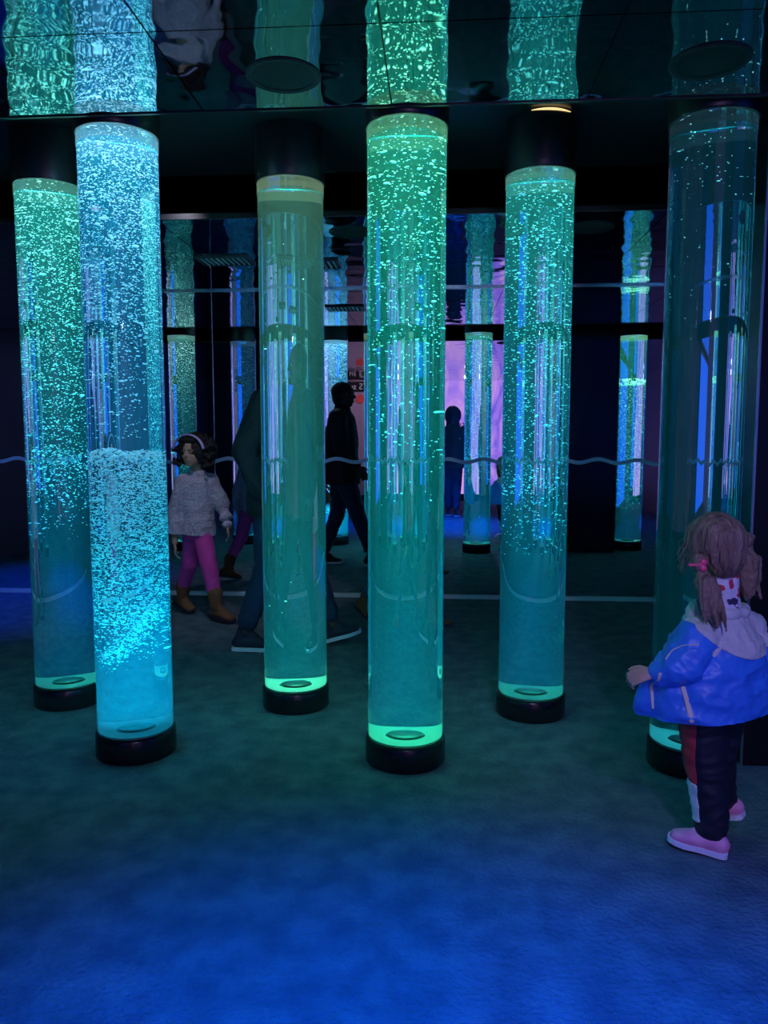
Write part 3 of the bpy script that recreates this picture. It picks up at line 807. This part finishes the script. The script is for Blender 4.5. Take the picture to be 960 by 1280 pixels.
# -------- man striding past, and the others: one builder for clothed walking figures
def figure(loc, rz, label, H, coat, trou, shoem, solem, skin, hair, legs, arms, coat_z0=.45, bulk=1.0, hood=False, hairlong=False, lean=0.0):
    """figure faces local +x. Proportions follow H. legs/arms: lists of joints (x,y,z) already in metres."""
    t = empty('person', loc, rz); tag(t, label, 'person')
    h = H/7.3
    hipz, shz = .52*H, .815*H
    hc = Vector((.02+lean, 0, H-h*.53))
    bm = bmesh.new()
    head_shapes(bm, hc, h, (1, 0), neck=(lean*.8, 0, shz+.01), neck_r=.24)
    limb(bm, [(0, 0, hipz, .085*H*.95, .06*H), (0, 0, .62*H, .078*H, .058*H), (lean*.6, 0, .75*H, .098*H, .066*H), (lean*.8, 0, shz, .06*H, .04*H)], side=(0, 1, 0))
    for a in arms:
        P = [Vector(p) for p in a]
        limb(bm, [(*P[0], .030*H), (*P[1], .023*H), (*P[2], .016*H)])
        d = (P[2]-P[1]).normalized()
        hand_shapes(bm, P[2]+d*.012, d, (0, (1 if P[0].y > 0 else -1), .2), (1, 0, 0), .105*H, .5)
    for l in legs:
        P = [Vector(p) for p in l[:3]]
        limb(bm, [(*P[0], .050*H), (*P[1], .033*H), (*P[2], .022*H)])
    blob('body', bm, skin, t, voxel=.0038*H, smooth=3)
    face_bits(hc, h, (1, 0), t)
    bm = bmesh.new()
    limb(bm, [(0, 0, hipz+.03*H, .092*H, .068*H), (0, 0, hipz-.03*H, .098*H, .075*H)], side=(0, 1, 0))
    for l in legs:
        P = [Vector(p) for p in l[:3]]; q = P[2]*.86+P[1]*.14
        limb(bm, [(*P[0], .058*H), (*(P[0]*.5+P[1]*.5), .052*H), (*P[1], .042*H), (*(P[1]*.45+P[2]*.55), .036*H), (*(q), .033*H)])
    blob('trousers', bm, trou, t, voxel=.0055*H, smooth=4, wrinkle=folds(.005, 13, (1, 1, 1.8)))
    bm = bmesh.new(); k = bulk
    limb(bm, [(lean*.85, 0, shz+.035*H, .048*H, .045*H), (lean*.8, 0, shz-.012*H, .108*H*k, .062*H*k), (lean*.5-.005, 0, .70*H, .112*H*k, .078*H*k), (-.005, 0, .60*H, .108*H*k, .080*H*k), (-.005, 0, (coat_z0+.03)*H, .115*H*k, .088*H*k), (-.005, 0, (coat_z0-.04)*H, .115*H*k, .088*H*k)], side=(0, 1, 0), n=26)
    for a in arms:
        P = [Vector(p) for p in a]; q = P[2]*.92+P[1]*.08
        limb(bm, [(*(P[0]+Vector((0, 0, .005))), .045*H*k), (*P[1], .036*H*k), (*q, .027*H*k)])
    co_ = blob('coat', bm, coat, t, voxel=.0055*H, smooth=5, cut=((0, 0, coat_z0*H), (0, 0, 1)), wrinkle=lambda c, n: folds(.008, 8)(c, n)+folds(.002, 25)(c, n))
    bm = bmesh.new()
    if hood:
        egg(bm, hc+Vector((-.12*h, 0, .06*h)), (.60*h, .56*h, .66*h))
        limb(bm, [(*(hc+Vector((-.25*h, 0, -.2*h))), .42*h), (lean*.8-.03, 0, shz+.02*H, .46*h)])
        blob('hood', bm, coat, co_, voxel=.006, smooth=5, wrinkle=folds(.005, 15))
    elif hairlong:
        egg(bm, hc+Vector((-.06*h, 0, .14*h)), (.50*h, .42*h, .43*h))
        limb(bm, [(*(hc+Vector((-.26*h, 0, 0))), .30*h, .36*h), (*(hc+Vector((-.30*h, 0, -.75*h))), .18*h, .30*h)])
        blob('hair', bm, hair, t, voxel=.005, smooth=4, wrinkle=folds(.004, 25, (1, 1, .3)))
    else:
        egg(bm, hc+Vector((-.065*h, 0, .135*h)), (.445*h, .375*h, .385*h))
        egg(bm, hc+Vector((-.20*h, 0, -.08*h)), (.27*h, .34*h, .36*h))
        blob('hair', bm, hair, t, voxel=.005, smooth=4, wrinkle=folds(.001, 60))
    for l in legs:
        shoe(l[2], l[3], l[4], .027*H, shoem, solem, t, 'shoe', l[5] if len(l) > 5 else None)
    return t

# walking man: facing +x; arms: near side is -y
figure((-.93, 4.46, 0), 0, 'tall man in a black coat and dark jeans striding right behind the clear teal tube', 1.79,
       M['coat_black'], M['jeans_dark'], M['shoe_navy'], M['sole_white'], M['skin_dark'], M['hair_dark'],
       legs=[[(-.02, -.09, .93), (-.06, -.09, .50), (-.20, -.08, .12), (-.275, -.08, .004), (-.005, -.09, .006)],
             [(.02, .09, .93), (.16, .09, .52), (.30, .08, .13), (.235, .08, .010), (.475, .10, .075)]],
       arms=[[(-.03, -.20, 1.43), (-.14, -.25, 1.16), (-.04, -.24, .93)], [(-.01, .20, 1.43), (.02, .25, 1.17), (.16, .22, .99)]], bulk=1.13, lean=.0)

# child hidden behind the middle tube
figure((-.24, 5.08, 0), -.12, 'child in jeans and brown boots walking behind the middle green tube', 1.08,
       M['coat_black'], M['jeans_blue'], M['boot_brown'], M['shoe_navy'], M['skin_tan'], M['hair_dark'],
       legs=[[(-.02, .055, .54), (-.10, .06, .33), (-.27, .07, .17), (-.345, .07, .10), (-.25, .07, .005), (-.235, .07, .21)],
             [(.02, -.055, .54), (.14, -.06, .31), (.23, -.06, .09), (.19, -.06, .004), (.36, -.06, .03)]],
       arms=[[(-.01, .12, .86), (-.06, .15, .70), (.02, .14, .58)], [(-.01, -.12, .86), (-.06, -.15, .70), (.02, -.14, .58)]], bulk=1.05)

# the person beside the camera: only their reflection is seen
ph = figure((.235, -.50, 0), PI/2, 'person in a grey hooded jacket seen in the mirror between the green tubes', 1.72,
       M['coat_grey'], M['jeans_blue'], M['shoe_navy'], M['sole_white'], M['skin_light'], M['hair_dark'],
       legs=[[(0, .07, .90), (.03, .065, .49), (-.04, .05, .10), (-.11, .05, .004), (.13, .06, .004)],
             [(0, -.07, .90), (.06, -.07, .49), (.08, -.065, .10), (.01, -.065, .004), (.25, -.08, .004)]],
       arms=[[(0, .19, 1.37), (.02, .25, 1.09), (.20, .20, 1.12)], [(0, -.19, 1.37), (-.02, -.26, 1.08), (.03, -.25, .84)]], bulk=1.02, hood=True)
bm = bmesh.new(); egg(bm, (.158, -.11, 1.24), (.006, .018, .014))
obj('chest_badge', bm, M['sole_white'], ph, smooth=True)

# ---------------------------------------------------------------- room lamps and added fill spots
light('blue_wash', 'SPOT', (.0, .85, 2.36), 850, (.0, .11, 1), spot_size=math.radians(78), spot_blend=1.0, shadow_soft_size=.05)
light('blue_pool', 'SPOT', (-3.4, 5.3, 2.3), 160, (.0, .06, 1), spot_size=math.radians(60), spot_blend=.9, shadow_soft_size=.1)
def aim(o, target):
    o.rotation_euler = (Vector(target)-o.location).to_track_quat('-Z', 'Y').to_euler()
aim(light('lilac_spot', 'SPOT', (.6, -.2, 2.34), 100, (.34, .36, 1), spot_size=math.radians(36), spot_blend=.8, shadow_soft_size=.05), (.90, 2.3, .6))
aim(light('girl_fill', 'SPOT', (-1.30, 3.85, 2.55), 34, (.85, .78, 1), spot_size=math.radians(58), spot_blend=.9, shadow_soft_size=.05), (-1.62, 5.1, .80))  # added fill that brightens the girl, no fixture there
aim(light('stripe_fill', 'SPOT', (.5, -1.6, 2.3), 60, (.52, .46, 1), spot_size=math.radians(75), spot_blend=.8, shadow_soft_size=.05), (.0, 5.9, .9))  # added fill from behind the camera to lift the wave stripe
aim(light('pink_spot', 'SPOT', (-1.1, -1.6, 2.34), 60, (1, .6, .8), spot_size=math.radians(70), spot_blend=.8, shadow_soft_size=.06), (-1.3, -3.5, 1.6))
aim(light('warm_leak', 'SPOT', (.50, 3.66, 2.50), .8, (1, .62, .25), spot_size=math.radians(120), spot_blend=.9, shadow_soft_size=.01), (.47, 3.62, 2.7))

w = bpy.data.worlds.new('world'); sc.world = w; w.use_nodes = True
w.node_tree.nodes['Background'].inputs[0].default_value = (0.002, .004, .006, 1)

# ---------------------------------------------------------------- camera
cam = bpy.data.cameras.new('camera'); cam.sensor_fit = 'VERTICAL'; cam.sensor_height = 24.0; cam.lens = 24.0*961/1280
co = bpy.data.objects.new('camera', cam); co.location = (0, 0, 1.25)
co.rotation_euler = (math.radians(90-5.5), 0, math.radians(4)); cam.clip_start = .02
link(co); sc.camera = co
